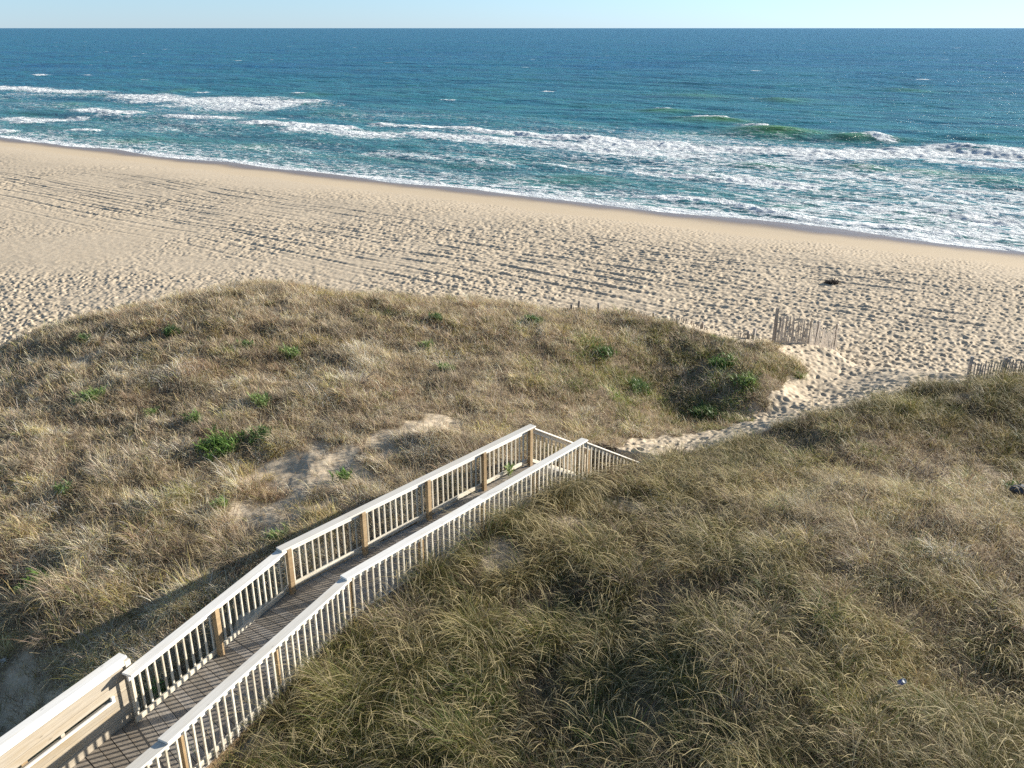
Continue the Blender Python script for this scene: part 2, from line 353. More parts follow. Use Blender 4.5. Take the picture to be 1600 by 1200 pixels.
def sea_mat():
    t = NT('sea_water'); g = t.n('NewGeometry').outputs['Position']
    rot = t.n('VectorRotate', {'Vector': g, 'Angle': math.atan2(NX, NY)}, rotation_type='Z_AXIS').outputs[0]
    fo = t.attr('foam').outputs['Fac']; so = t.attr('solid').outputs['Fac']; gr = t.attr('green').outputs['Fac']; sh = t.attr('shallow').outputs['Fac']
    st = t.mapv(rot, (.45, 1.1, 1))
    nA = t.noise(st, .035, 3); nB = t.noise(t.mapv(rot, (.3, 1, 1)), .22, 4, .6)
    deep = t.mix(t.ramp(nA, .35, .65), (.004, .118, .245), (.012, .172, .252))
    near_ = t.mix(t.ramp(nB, .35, .65), (.02, .18, .24), (.045, .24, .25))
    dist = t.n('VectorMath', {0: g}, operation='LENGTH').outputs['Value']
    col = t.mix(t.ramp(dist, 110, 420), near_, deep)
    col = t.mix(t.ramp(nB, .5, .72, 0, .6), col, (.03, .17, .12)); col = t.mix(t.ramp(t.noise(t.mapv(rot, (.25, 1, 1)), .5, 5, .7), .5, .66, 0, .55), col, (.004, .05, .095))
    chop = t.noise(t.mapv(rot, (.22, 1, 1)), .13, 6, .78)
    col = t.mix(t.ramp(chop, .50, .62, 0, .75), col, (.004, .075, .135)); col = t.mix(t.ramp(chop, .46, .36, 0, .5), col, (.035, .20, .235))
    col = t.mix(t.math('MULTIPLY', sh, .55), col, (.10, .22, .20))
    col = t.mix(t.math('MULTIPLY', gr, .9, clamp=True), col, (.085, .24, .045))
    # foam lace
    wv = t.n('VectorMath', {0: t.mapv(rot, (.5, 1, 1)), 1: t.n('VectorMath', {0: t.n('TexNoise', {'Vector': g, 'Scale': .5, 'Detail': 4.}).outputs['Color'], 3: 2.4}, operation='SCALE').outputs[0]}, operation='ADD').outputs[0]
    v1 = t.n('TexVoronoi', {'Vector': wv, 'Scale': .85}, feature='DISTANCE_TO_EDGE').outputs['Distance']
    v2 = t.n('TexVoronoi', {'Vector': wv, 'Scale': 2.3}, feature='DISTANCE_TO_EDGE').outputs['Distance']
    lace = t.math('MULTIPLY', t.math('ADD', t.ramp(v1, 0, .28, 1, 0), t.math('MULTIPLY', t.ramp(v2, 0, .3, 1, 0), .6)), .62)
    n5 = t.noise(t.mapv(rot, (.5, 1, 1)), 1.1, 8, .76)
    pat = t.math('ADD', t.math('MULTIPLY', lace, .5), t.math('MULTIPLY', n5, 1.0))
    m = t.math('ADD', t.math('MULTIPLY', fo, .95), pat)
    m = t.ramp(m, 1.03, 1.36)
    ms = t.ramp(t.math('ADD', so, t.math('MULTIPLY', n5, .9)), .92, 1.25)
    mask = t.math('MAXIMUM', m, ms)
    # far whitecaps
    wsp = t.n('VectorMath', {0: t.mapv(rot, (.42, 1, 1)), 1: t.n('VectorMath', {0: t.n('TexNoise', {'Vector': g, 'Scale': .25, 'Detail': 3.}).outputs['Color'], 3: 5.}, operation='SCALE').outputs[0]}, operation='ADD').outputs[0]
    wc = t.n('TexVoronoi', {'Vector': wsp, 'Scale': .062}).outputs['Distance']; wg = t.noise(rot, .012, 3)
    wcm = t.math('MULTIPLY', t.ramp(wc, .045, .10, 1, 0), t.math('MULTIPLY', t.math('MULTIPLY', t.ramp(dist, 120, 190), t.ramp(wg, .42, .55)), t.ramp(dist, 2600, 700)))
    mask = t.math('MAXIMUM', mask, t.math('MULTIPLY', wcm, .8))
    r1 = t.noise(t.mapv(rot, (.45, 1, 1)), .35, 6, .68, .3); r2 = t.noise(t.mapv(rot, (.5, 1, 1)), 1.6, 5, .65)
    b1 = t.n('Bump', {'Height': r1, 'Distance': 2.3, 'Strength': 1.}); b2 = t.n('Bump', {'Height': r2, 'Distance': .26, 'Strength': .8, 'Normal': b1.outputs[0]})
    b3 = t.n('Bump', {'Height': mask, 'Distance': .12, 'Strength': .5, 'Normal': b2.outputs[0]})
    w = t.n('BsdfPrincipled', {'Base Color': col, 'Roughness': .3, 'IOR': 1.33, 'Normal': b2.outputs[0], 'Specular IOR Level': .2})
    f = t.n('BsdfPrincipled', {'Base Color': (.74, .78, .80, 1), 'Roughness': .9, 'Normal': b3.outputs[0], 'Specular IOR Level': .1})
    mx = t.n('MixShader', {0: mask, 1: w.outputs[0], 2: f.outputs[0]})
    return t.surf(mx.outputs[0])
tag(link('sea', sme, sea_mat()), kind='structure')

# ------------------------------------------------------------------ grass
def leaf_mat(name, trans=.35, rough=.6):
    t = NT(name); c = t.attr('col').outputs['Color']
    p = t.n('BsdfPrincipled', {'Base Color': c, 'Roughness': rough, 'Specular IOR Level': .25})
    tr = t.n('BsdfTranslucent', {'Color': c}); mx = t.n('MixShader', {0: trans, 1: p.outputs[0], 2: tr.outputs[0]})
    return t.surf(mx.outputs[0])
GRASS = leaf_mat('dune_grass_blades', .24)
def blades(px, py, pz, az, th0, th1, L, wid, col, K, twist, seed=None):
    """ribbons: start lean th0, tip lean th1 (from vertical)"""
    n = len(px); t = np.linspace(0, 1, K); P = np.zeros((n, K, 3)); P[:, 0] = np.stack([px, py, pz], 1)
    ca, sa = np.cos(az), np.sin(az)
    for k in range(1, K):
        tm = (t[k] + t[k - 1]) / 2; th = th0 + (th1 - th0) * tm ** 1.5; dl = L / (K - 1)
        P[:, k, 0] = P[:, k - 1, 0] + np.sin(th) * ca * dl; P[:, k, 1] = P[:, k - 1, 1] + np.sin(th) * sa * dl; P[:, k, 2] = P[:, k - 1, 2] + np.cos(th) * dl
    wa = az + np.pi / 2 + twist
    wv = np.stack([np.cos(wa), np.sin(wa), 0 * wa], 1)
    prof = (1 - t ** 2.2) * .92 + .08
    prof = np.repeat(prof[None], n, 0)
    if seed is not None: prof = np.where(seed[:, None], (.35 + .8 * np.exp(-((t - .84) / .15) ** 2))[None], prof)
    off = wv[:, None] * (wid[:, None] * prof)[..., None] * .5
    V = np.stack([P - off, P + off], 2).reshape(-1, 3)
    base = (np.arange(n) * K * 2)[:, None] + (np.arange(K - 1) * 2)[None]; base = base.ravel()
    Q = np.stack([base, base + 1, base + 3, base + 2], 1)
    # dry tips are paler, with a sunlit highlight painted in; foot darkened
    tip = np.clip(col * 1.6 + np.array([.04, .032, .015]), 0, .9); col = col * .85
    if seed is not None: tip = np.where(seed[:, None], np.array([[.66, .54, .30]]), tip)
    cc = col[:, None] * (1 - t[None, :, None]) + tip[:, None] * t[None, :, None]
    cc = np.repeat(cc[:, :, None], 2, 2).reshape(-1, 3)
    return V, Q, cc
PAL = np.array([[.41,.335,.245],[.52,.41,.18],[.19,.185,.05],[.10,.155,.03],[.25,.17,.11],[.56,.46,.33],[.39,.315,.10]])
# straw, gold, olive, green, umber, bleached, mustard
def blob(x, y, u, v, ru, rv, z=4.):
    cx, cy = at(u, v, z); ax = abs(at(u + ru, v, z)[0] - cx); ay = abs(at(u, v - rv, z)[1] - cy)
    return np.exp(-(((x - cx) / ax) ** 2 + ((y - cy) / ay) ** 2))
def tuft(x, y, cs, se):
    """nearest tussock: distance in cells, outward direction, id"""
    ci = np.floor(x / cs).astype(np.int64); cj = np.floor(y / cs).astype(np.int64); best = np.full(x.shape, 9.); ox = np.zeros(x.shape); oy = np.zeros(x.shape); idn = np.zeros(x.shape, np.int64)
    for a in (-1, 0, 1):
        for b in (-1, 0, 1):
            h = hsh(ci + a, cj + b, se); h2 = hsh(ci + a + 5, cj + b + 9, se + 2); px = (ci + a + (h % 97) / 97) * cs; py = (cj + b + (h2 % 89) / 89) * cs
            dx, dy = x - px, y - py; d = np.hypot(dx, dy) / cs * (.75 + .6 * ((h % 31) / 31)); m = d < best
            best = np.where(m, d, best); ox = np.where(m, dx / cs, ox); oy = np.where(m, dy / cs, oy); idn = np.where(m, h2, idn)
    return best, ox, oy, idn
def palette(x, y):
    side = inpoly(x, y, RIGHT).astype(float)
    n1 = fbm(x * .28, y * .28, 3, 201); n2 = fbm(x * .6, y * .6, 3, 205); n3 = fbm(x * 1.1, y * 1.1, 2, 209)
    swale = blob(x, y, 1120, 610, 150, 70, 3.) + .8 * blob(x, y, 1000, 600, 120, 50, 3.); pale = blob(x, y, 1420, 830, 260, 130, 4.7) + .6 * blob(x, y, 1450, 720, 200, 60, 4.2)
    lowl = blob(x, y, 200, 950, 300, 170, 3.6); gz_ = blob(x, y, 640, 1110, 260, 130, 4.2) + .6 * blob(x, y, 1000, 1020, 160, 80, 4.5)
    w = np.stack([
        .60 * (1 - side) + .26 * side + .3 * n1 * (1 - side) + .25 * pale,
        .07 + .30 * side + .20 * lowl + .35 * n2,
        .09 + .50 * side * (1 - .7 * np.clip(pale, 0, 1)) + .8 * swale + .18 * lowl + .45 * gz_ + .3 * n3,
        .01 + .22 * side * (1 - .9 * np.clip(pale, 0, 1)) + .7 * swale + .35 * gz_ + .22 * np.clip(n2 - .25, 0, 1),
        .17 * (1 - side) + .22 * side - .3 * n1 + .03,
        .26 - .18 * side + .6 * pale * side + .25 * n3,
        .07 + .15 * side + .2 * swale - .2 * n2], 1)
    return np.clip(w, .003, None), side, pale, swale, lowl
def patch(name, label, test, dens0, K, seed, zone):
    """zone: (xmin,xmax,ymin,ymax)"""
    g = np.random.default_rng(seed); x0, x1, y0, y1 = zone
    area = (x1 - x0) * (y1 - y0); nc = int(area * dens0)
    cx = g.uniform(x0, x1, nc); cy = g.uniform(y0, y1, nc)
    dist = np.hypot(cx, cy)
    keep = test(cx, cy, dist) & ((np.abs(cx) < .62 * np.maximum(cy, 0) + 2.5) | ((np.abs(cx) < .62 * np.maximum(cy, 0) + 13) & (g.uniform(0, 1, nc) < .35))) & (cy > 7.5)
    cx, cy = cx[keep], cy[keep]
    dn = grassd(cx, cy); tb, tx, ty, tid = tuft(cx + .2 * perlin(cx * 1.1, cy * 1.1, 223), cy + .2 * perlin(cx * 1.1, cy * 1.1, 224), .95, 222)
    cl = .22 + .9 * sst(.72, .12, tb) + .7 * fbm(cx * 1.25, cy * 1.25, 3, 221)
    keep = g.uniform(0, 1, len(cx)) < dn ** 1.5 * np.clip(cl, .12, 1)
    # keep the walkway itself clear
    wd, _, run = segdist(cx, cy, WALKC); keep &= (wd > .93)
    keep_i = np.nonzero(keep)[0]; tx, ty, tb, tid = tx[keep], ty[keep], tb[keep], tid[keep]; cx, cy = cx[keep], cy[keep]; n = len(cx)
    w, side, pale, swale, lowl = palette(cx, cy)
    # a clump has one main tone
    cum = np.cumsum(w ** 1.3 / (w ** 1.3).sum(1, keepdims=True), 1)
    main = (np.where(g.uniform(0, 1, n) < .6, (tid % 101) / 101., g.uniform(0, 1, n))[:, None] > cum).sum(1).clip(0, len(PAL) - 1)
    hgt = np.clip(.265 + .10 * side + .10 * lowl + .16 * fbm(cx * .5, cy * .5, 2, 231) - .16 * pale * side + g.normal(0, .08, n), .16, .95)
    big = g.uniform(0, 1, n) < (.09 + .06 * side * (1 - .7 * np.clip(pale, 0, 1)))
    hgt = hgt * (.7 + .55 * sst(.1, .9, cl[keep_i])); hgt = np.where(big, hgt * 1.4, hgt)
    nb = np.where(big, g.integers(20, 32, n), g.integers(9, 16, n))
    wd, _, _ = segdist(cx, cy, WALKC); hgt = hgt * np.where(side > .5, 1.05 + .45 * sst(2.1, 1.2, wd), .55 + .45 * sst(.9, 1.7, wd))
    ci = np.repeat(np.arange(n), nb); m = len(ci)
    rad = np.abs(g.normal(0, .055, m)) * (1 + big[ci]); an = g.uniform(0, 2 * np.pi, m)
    bx = cx[ci] + rad * np.cos(an); by = cy[ci] + rad * np.sin(an)
    flat = (.25 + .5 * np.clip(pale * side, 0, 1) + .12 * g.normal(0, 1, n))[ci]
    wind = R(190) + 2.6 * fbm(bx * .22, by * .22, 2, 241)                # the lean swirls from place to place
    ax_ = 1.0 * tx[ci] + np.cos(an) * .8 + g.normal(0, .45, m) + np.cos(wind) * .16; ay_ = 1.0 * ty[ci] + np.sin(an) * .8 + g.normal(0, .45, m) + np.sin(wind) * .16
    az = np.arctan2(ay_, ax_)
    th0 = np.clip(.12 + .35 * np.abs(g.normal(0, 1, m)) * .6 + flat * .5, 0, 1.2)
    droop = g.uniform(.6, 3.0, m) * np.where(big[ci], 1.15, 1.)
    th1 = np.clip(th0 + droop, 0, 3.3)
    L = hgt[ci] * g.uniform(.45, 1.2, m) * .92
    dist = np.hypot(bx, by); wd_ = np.clip(.0022 + .00026 * dist, .0045, .012) * g.uniform(.6, 1.4, m) * (1 + .25 * big[ci])
    mi = np.where(g.uniform(0, 1, m) < .62, main[ci], (g.uniform(0, 1, m)[:, None] > cum[ci]).sum(1).clip(0, len(PAL) - 1))
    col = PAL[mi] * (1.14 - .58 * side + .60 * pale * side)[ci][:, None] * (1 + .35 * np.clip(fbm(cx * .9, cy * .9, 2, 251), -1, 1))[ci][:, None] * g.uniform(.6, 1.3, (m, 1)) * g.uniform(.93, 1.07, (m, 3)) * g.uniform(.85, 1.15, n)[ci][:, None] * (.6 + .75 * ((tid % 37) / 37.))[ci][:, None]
    z = ground(bx, by)[0] - .02
    seedy = (g.uniform(0, 1, m) < np.where(big[ci], .08, .02) * (1 + side[ci])); L = np.where(seedy, hgt[ci] * g.uniform(1.05, 1.35, m), L); th0 = np.where(seedy, th0 * .6, th0); th1 = np.where(seedy, g.uniform(1.7, 3.0, m), th1)
    V, Q, cc = blades(bx, by, z, az, th0, th1, L, wd_, col, K, g.normal(0, .5, m), seedy)
    # a mat of short broken stalks lies between and under the tufts
    nm = int((x1 - x0) * (y1 - y0) * dens0 * 3.); mx = g.uniform(x0, x1, nm); my = g.uniform(y0, y1, nm); md = np.hypot(mx, my)
    kp = test(mx, my, md) & (np.abs(mx) < .62 * np.maximum(my, 0) + 3.) & (my > 7.5); mx, my, md = mx[kp], my[kp], md[kp]
    wd, _, _ = segdist(mx, my, WALKC); kp = (g.uniform(0, 1, len(mx)) < grassd(mx, my)) & (wd > .9); mx, my, md = mx[kp], my[kp], md[kp]; m2 = len(mx)
    w2, side2, pale2, _, _ = palette(mx, my); t0 = g.uniform(.25, 1.4, m2)
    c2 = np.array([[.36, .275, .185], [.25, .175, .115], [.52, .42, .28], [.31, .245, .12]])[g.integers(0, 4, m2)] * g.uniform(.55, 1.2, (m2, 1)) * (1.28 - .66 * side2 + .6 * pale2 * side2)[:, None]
    V2, Q2, cc2 = blades(mx, my, ground(mx, my)[0] - .01, g.uniform(0, 2 * np.pi, m2), t0, t0 + g.uniform(-.5, 1.9, m2), g.uniform(.12, .42, m2), np.clip(.003 + .0003 * md, .005, .013) * g.uniform(.6, 1.3, m2), c2, 4, g.normal(0, .5, m2))
    Q = np.concatenate([Q, Q2 + len(V)]); V = np.concatenate([V, V2]); cc = np.concatenate([cc, cc2])
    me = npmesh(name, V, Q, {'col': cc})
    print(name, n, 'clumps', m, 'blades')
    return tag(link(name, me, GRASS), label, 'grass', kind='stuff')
patch('dune_grass', 'tan and umber dry grass covering the dune left of the boardwalk', lambda x, y, d: ~inpoly(x, y, RIGHT) & (d < 22), 165, 5, 1, (-21, 4, 7, 22))
patch('dune_grass', 'sparser straw coloured grass on the far brow and hollow of the seaward dune', lambda x, y, d: ~inpoly(x, y, RIGHT) & (d >= 22), 95, 4, 2, (-27, 14, 12, 42))
patch('dune_grass', 'olive and gold arching grass on the mound right of the boardwalk', lambda x, y, d: inpoly(x, y, RIGHT) & (d < 20), 250, 6, 3, (-7, 20, 7, 20))
patch('dune_grass', 'pale matted grass on the back of the right hand dune below the short sand fence', lambda x, y, d: inpoly(x, y, RIGHT) & (d >= 20), 95, 4, 4, (-1, 31, 7, 30))

# ------------------------------------------------------------------ green plants
PLANTM = leaf_mat('broad_green_leaves', .3, .45)
def plant(u, v, wpx, label, tone=0, z=None, stems=0):
    zz = 4.
    for _ in range(6):
        x, y = at(u, v, zz); zz = float(ground(np.array([x]), np.array([y]))[0][0]) + .08
    if z is not None: x, y = at(u, v, z); zz = z + .0
    g = np.random.default_rng(int(u * 7 + v)); r = .86 * wpx / F * np.hypot(x, y) * .5
    ns = max(5, int(26 * (r / .35) ** 1.6)); n = 0
    sx = g.normal(0, r * .42, ns); sy = g.normal(0, r * .42, ns); nb = g.integers(9, 15, ns)
    ci = np.repeat(np.arange(ns), nb); m = len(ci); an = g.uniform(0, 2 * np.pi, m)
    zb = ground(x + sx, y + sy)[0] if z is None else np.full(ns, z)
    st = g.uniform(0, .2, m)
    base = np.array([(.11,.20,.045), (.17,.24,.08), (.09,.15,.05)][tone])
    col = base * g.uniform(.65, 1.4, (m, 1)) * g.uniform(.9, 1.1, (m, 3))
    V, Q, cc = blades(sx[ci] + .02 * np.cos(an), sy[ci] + .02 * np.sin(an), zb[ci] + st - zz, an, g.uniform(.25, .8, m), g.uniform(1.1, 2.0, m), g.uniform(.12, .27, m) * (.6 + r), g.uniform(.018, .034, m), col, 4, g.normal(0, .3, m))
    o = link('leafy_plant', npmesh('leafy_plant', V, Q, {'col': cc}), PLANTM); o.location = (x, y, zz); tag(o, label, 'plant', 'green leafy plants among the dune grass')
PL = [(140,623,50,'bright green leafy plant standing alone high on the left side of the dune',1),
 (455,553,42,'green leafy plant in tan grass in the middle of the far dune',1),
 (385,541,26,'small dark green plant left of the brighter plant on the far dune',2),
 (268,521,34,'dark green plant just below the left shoulder of the dune crest',2),
 (130,533,26,'faint dark green plant nearest the left edge below the dune crest',2),
 (345,698,80,'widest bright green leafy patch on the left dune above the bare sand',0),
 (405,683,50,'darker green patch adjoining the right end of the widest leafy patch',2),
 (535,748,40,'round green plant alone on bare sand beside the boardwalk',0),
 (58,915,52,'green plant near the left edge of the photo above the shaded sand scarp',0),
 (100,768,32,'dark green low plant in brown grass at the far left, level with the bare sand',2),
 (408,630,48,'pale green spreading plant midway between the dune crest and the widest leafy patch',1),
 (300,657,34,'pale green small plant just above the widest leafy patch',1),
 (238,648,24,'smallest pale green plant, right of the bright lone plant on the left',1),
 (682,498,30,'dark green plant near the dune crest above the boardwalk landing',2),
 (835,503,42,'dark green bushy plant on the dune crest left of the buried fence tips',2),
 (665,541,28,'green plant in grass below the middle of the dune crest',1),
 (700,577,34,'pale green plant in the hollow behind the boardwalk landing',1),
 (945,553,44,'dark green bushy plant above the hollow left of the sand path',2),
 (1000,608,60,'broad dark green plant on the left wall of the grassy hollow',2),
 (1130,572,52,'bright green bushy plant on the bank below the tall sand fence',0),
 (1165,600,48,'bright green plant lower on the bank beside the sand path',1),
 (1100,648,60,'dark green plant at the bottom of the shaded hollow',2),
 (428,846,52,'green plant against the outer side of the left railing at the bend',1),
 (345,790,30,'small green plant in sparse grass left of the boardwalk bend',1),
 (248,1078,34,'green plant growing at the foot of the left railing beyond the plank fence',0),
 (1580,765,30,'dark green plant at the right edge of the photo in matted grass',2)]
for a in PL: plant(*a)
plant(797,742,20,'small green weed sprouting through the deck by the left railing',1,4.22)

# ------------------------------------------------------------------ wood
def wood_mat(name, c1, c2, c3, sheen=0.):
    t = NT(name); tc = t.n('TexCoord').outputs['Object']; oi = t.n('ObjectInfo').outputs['Random']; br = t.attr('board').outputs['Fac']
    rnd = t.math('FRACT', t.math('ADD', oi, br)); off = t.n('CombineXYZ', {0: t.math('MULTIPLY', rnd, 37.), 1: t.math('MULTIPLY', rnd, 13.), 2: 0.}).outputs[0]
    v = t.n('VectorMath', {0: tc, 1: off}, operation='ADD').outputs[0]
    g = t.noise(t.mapv(v, (1.5, 38, 38)), 1., 5, .65, .4); g2 = t.noise(t.mapv(v, (1., 3, 3)), 1.2, 3)
    kn = t.n('TexVoronoi', {'Vector': t.mapv(v, (1.6, 7, 7)), 'Scale': 1.6}).outputs['Distance']
    col = t.mix(t.ramp(g, .3, .7), c1, c2); col = t.mix(t.ramp(g2, .45, .75, 0, .7), col, c3)
    col = t.mix(t.ramp(kn, .02, .13, .85, 0), col, tuple(a * .35 for a in c1))
    col = t.mix(1., col, t.n('CombineColor', {0: t.math('MULTIPLY_ADD', rnd, .34, .74), 1: t.math('MULTIPLY_ADD', rnd, .36, .71), 2: t.math('MULTIPLY_ADD', rnd, .40, .66)}).outputs[0], 'MULTIPLY')
    b = t.n('Bump', {'Height': g, 'Distance': .003, 'Strength': .5})
    p = t.n('BsdfPrincipled', {'Base Color': col, 'Roughness': .55, 'Normal': b.outputs[0], 'Specular IOR Level': .5})
    return t.surf(p.outputs[0])
CAPM = wood_mat('weathered_cap_timber', (.74, .72, .68), (.86, .84, .79), (.74, .69, .60))
RAILM = wood_mat('pale_rail_timber', (.54, .50, .42), (.70, .66, .57), (.50, .44, .34))
POSTM = wood_mat('tan_post_timber', (.30, .21, .12), (.42, .31, .18), (.24, .16, .09))
DECKM = wood_mat('grey_deck_timber', (.25, .222, .19), (.37, .335, .295), (.29, .245, .20))
FENM = wood_mat('silver_fence_timber', (.34, .30, .27), (.50, .46, .42), (.28, .235, .205))
PLANKM = wood_mat('cream_plank_timber', (.37, .325, .265), (.50, .45, .375), (.37, .29, .18))
class Boxes:
    def __init__(s): s.v = []; s.f = []; s.b = []
    def box(s, x0, x1, y0, y1, z0, z1, bev=.004, sk=0., tilt=0.):
        """chamfered box along local x; sk raises the far end"""
        n = len(s.v); b = min(bev, (x1 - x0) / 3, (y1 - y0) / 3, (z1 - z0) / 3); r = random.random()
        prof = [(y0 + b, z0), (y1 - b, z0), (y1, z0 + b), (y1, z1 - b), (y1 - b, z1), (y0 + b, z1), (y0, z1 - b), (y0, z0 + b)]
        for xx, dz in ((x0, 0), (x1, sk)):
            for (yy, zz) in prof: s.v.append((xx, yy, zz + dz)); s.b.append(r)
        for i in range(8): s.f.append((n + i, n + (i + 1) % 8, n + 8 + (i + 1) % 8, n + 8 + i))
        s.f.append(tuple(n + i for i in range(7, -1, -1))); s.f.append(tuple(n + 8 + i for i in range(8)))
    def build(s, name, m, parent, loc=(0, 0, 0), rz=0., ry=0.):
        me = bpy.data.meshes.new(name); me.from_pydata(s.v, [], s.f); me.update()
        a = me.attributes.new('board', 'FLOAT', 'POINT'); a.data.foreach_set('value', s.b)
        bm = bmesh.new(); bm.from_mesh(me); bmesh.ops.recalc_face_normals(bm, faces=bm.faces); bm.to_mesh(me); bm.free()
        o = link(name, me, m, parent); M = Matrix.Translation(loc) @ Matrix.Rotation(rz, 4, 'Z') @ Matrix.Rotation(ry, 4, 'Y')
        if parent: M = world_of(parent).inverted() @ M
        o.matrix_local = M; return o
def world_of(o):
    return (world_of(o.parent) @ o.matrix_basis) if o.parent else o.matrix_basis.copy()
DZ = 4.2; TZ = 5.2
LN0 = (-5.80, 10.72); LNd = (-.452, -.892)
LM = [(-5.70, 10.56), (-4.22, 13.93)]; LU = [(-4.22, 13.93), (.44, 19.28)]
RM = [(-4.60, 9.30), (-2.83, 13.02)]; RU = [(-2.83, 13.02), (1.67, 18.47)]
walk = empty('boardwalk', (-3.5, 13.4, DZ)); tag(walk, 'weathered timber boardwalk with white capped railings bending through the dunes to beach steps', 'boardwalk')
balspots = []   # (x, y, zbottom, ztop, rz, railing)
def railing(p, q, zt0, zt1, side, posts, label, capx=(0., 0.), nb=.149, post_len=1.7, zd0=None, first_post=True):
    """p->q runs away from the camera; side = +1 when the walking side lies to the right of p->q"""
    dx, dy = q[0] - p[0], q[1] - p[1]; L = math.hypot(dx, dy); rz = math.atan2(dy, dx); k = (zt1 - zt0)
    # local y: + is left of travel.  balusters outside, posts inside
    ins = -1 if side > 0 else 1
    b = Boxes(); b.box(0, L, *sorted((ins * .0, ins * .038)), -.15, -.042, sk=k)
    top = b.build('railing', CAPM, walk, (p[0], p[1], zt0), rz)
    if label: top['label'] = label
    b = Boxes(); nc_ = max(1, round(L / 3.4)); st_ = (L + capx[0] + capx[1]) / nc_
    for c_ in range(nc_):
        n0 = len(b.v); x0_ = -capx[0] + st_ * c_; wj = random.uniform(-.004, .004)
        b.box(x0_ + .002, x0_ + st_ - .003, -.095 + ins * .03 + wj, .095 + ins * .03 + wj, -.04, random.uniform(-.002, .0), .008, sk=k * st_ / L)
        for i_ in range(n0, len(b.v)): b.v[i_] = (b.v[i_][0], b.v[i_][1], b.v[i_][2] + k * x0_ / L)
    b.build('handrail', CAPM, top, (p[0], p[1], zt0 - 0 * k), rz)
    b = Boxes(); b.box(0, L, *sorted((ins * .0, ins * .038)), -.93, -.84, sk=k); b.build('bottom_rail', RAILM, top, (p[0], p[1], zt0), rz)
    for f in posts:
        x, y = p[0] + dx * f, p[1] + dy * f; zt = zt0 + k * f
        nx, ny = -math.sin(rz) * ins, math.cos(rz) * ins
        b = Boxes(); b.box(-.045, .045, -.045, .045, -post_len, -.045, .005)
        b.build('post', POSTM, top, (x + nx * .087, y + ny * .087, zt), rz)
    n = int(L / nb)
    for i in range(n):
        f = (i + .5) / n
        x, y = p[0] + dx * f, p[1] + dy * f; nx, ny = -math.sin(rz) * ins, math.cos(rz) * ins
        balspots.append((x - nx * .02 + random.gauss(0, .004), y - ny * .02, zt0 + k * f, rz + random.gauss(0, .05), top))
    return top
# upper, level stretch
railing(LU[0], LU[1], TZ, TZ, 1, [.012, .26, .51, .755, .985], 'long upper left railing with sunlit white handrail', (.07, .06))
railing(RU[0], RU[1], TZ, TZ, -1, [.012, .26, .51, .755, .985], 'long upper right railing half hidden by grass', (.09, .06))
# stretch before the bend, a hand lower
railing(LM[0], LM[1], TZ - .03, TZ - .045, 1, [.49], 'left railing between the bend and the plank fence', (.02, 0))
railing(RM[0], RM[1], TZ - .035, TZ - .045, -1, [.06, .55], 'right railing below the bend', (.10, 0))
rn = (RM[0][0] - .47 * 2.6, RM[0][1] - .883 * 2.6)
railing(rn, (RM[0][0] - .02, RM[0][1] - .03), TZ - .08, TZ - .08, -1, [.1, .8], 'right railing nearest the camera', (0, .1))
# steps: handrails fall with the stairs
SL = .6; SR = 2.35
du = ((LU[1][0] - LU[0][0]) / 7.1, (LU[1][1] - LU[0][1]) / 7.1); dl = math.hypot(*du); du = (du[0] / dl, du[1] / dl)
railing((LU[1][0] + du[0] * .02, LU[1][1] + du[1] * .02), (LU[1][0] + du[0] * SR, LU[1][1] + du[1] * SR), TZ - .045, TZ - .045 - SL * SR, 1, [.97], 'left stair railing sloping down to the beach path')
railing((RU[1][0] + du[0] * .02, RU[1][1] + du[1] * .02), (RU[1][0] + du[0] * SR, RU[1][1] + du[1] * SR), TZ - .045, TZ - .045 - SL * SR, -1, [.97], 'right stair railing sloping into the grass')
balspots.sort(key=lambda s: math.hypot(s[0], s[1]) - (1.5 if (s[0] - s[1] * .0) < -9 else 0))
bal = Boxes(); bal.box(-.0145, .0145, -.0145, .0145, -.975, -.05, .003)
proto = None
for s in balspots[:100]:
    if proto is None: o = proto = bal.build('baluster', RAILM, s[4], (s[0], s[1], s[2]), s[3])
    else:
        o = proto.copy(); C.objects.link(o); o.parent = s[4]
        o.matrix_local = world_of(s[4]).inverted() @ (Matrix.Translation((s[0], s[1], s[2])) @ Matrix.Rotation(s[3], 4, 'Z'))
rest = Boxes()
for x, y, z, rz, _ in balspots[100:]:
    n0 = len(rest.v); rest.box(-.0145, .0145, -.0145, .0145, -.975, -.05, .003); ca, sa = math.cos(rz), math.sin(rz)
    for i in range(n0, len(rest.v)):
        a, b_, c_ = rest.v[i]; rest.v[i] = (x + a * ca - b_ * sa, y + a * sa + b_ * ca, z + c_)
o = rest.build('baluster', RAILM, walk); o['kind'] = 'stuff'
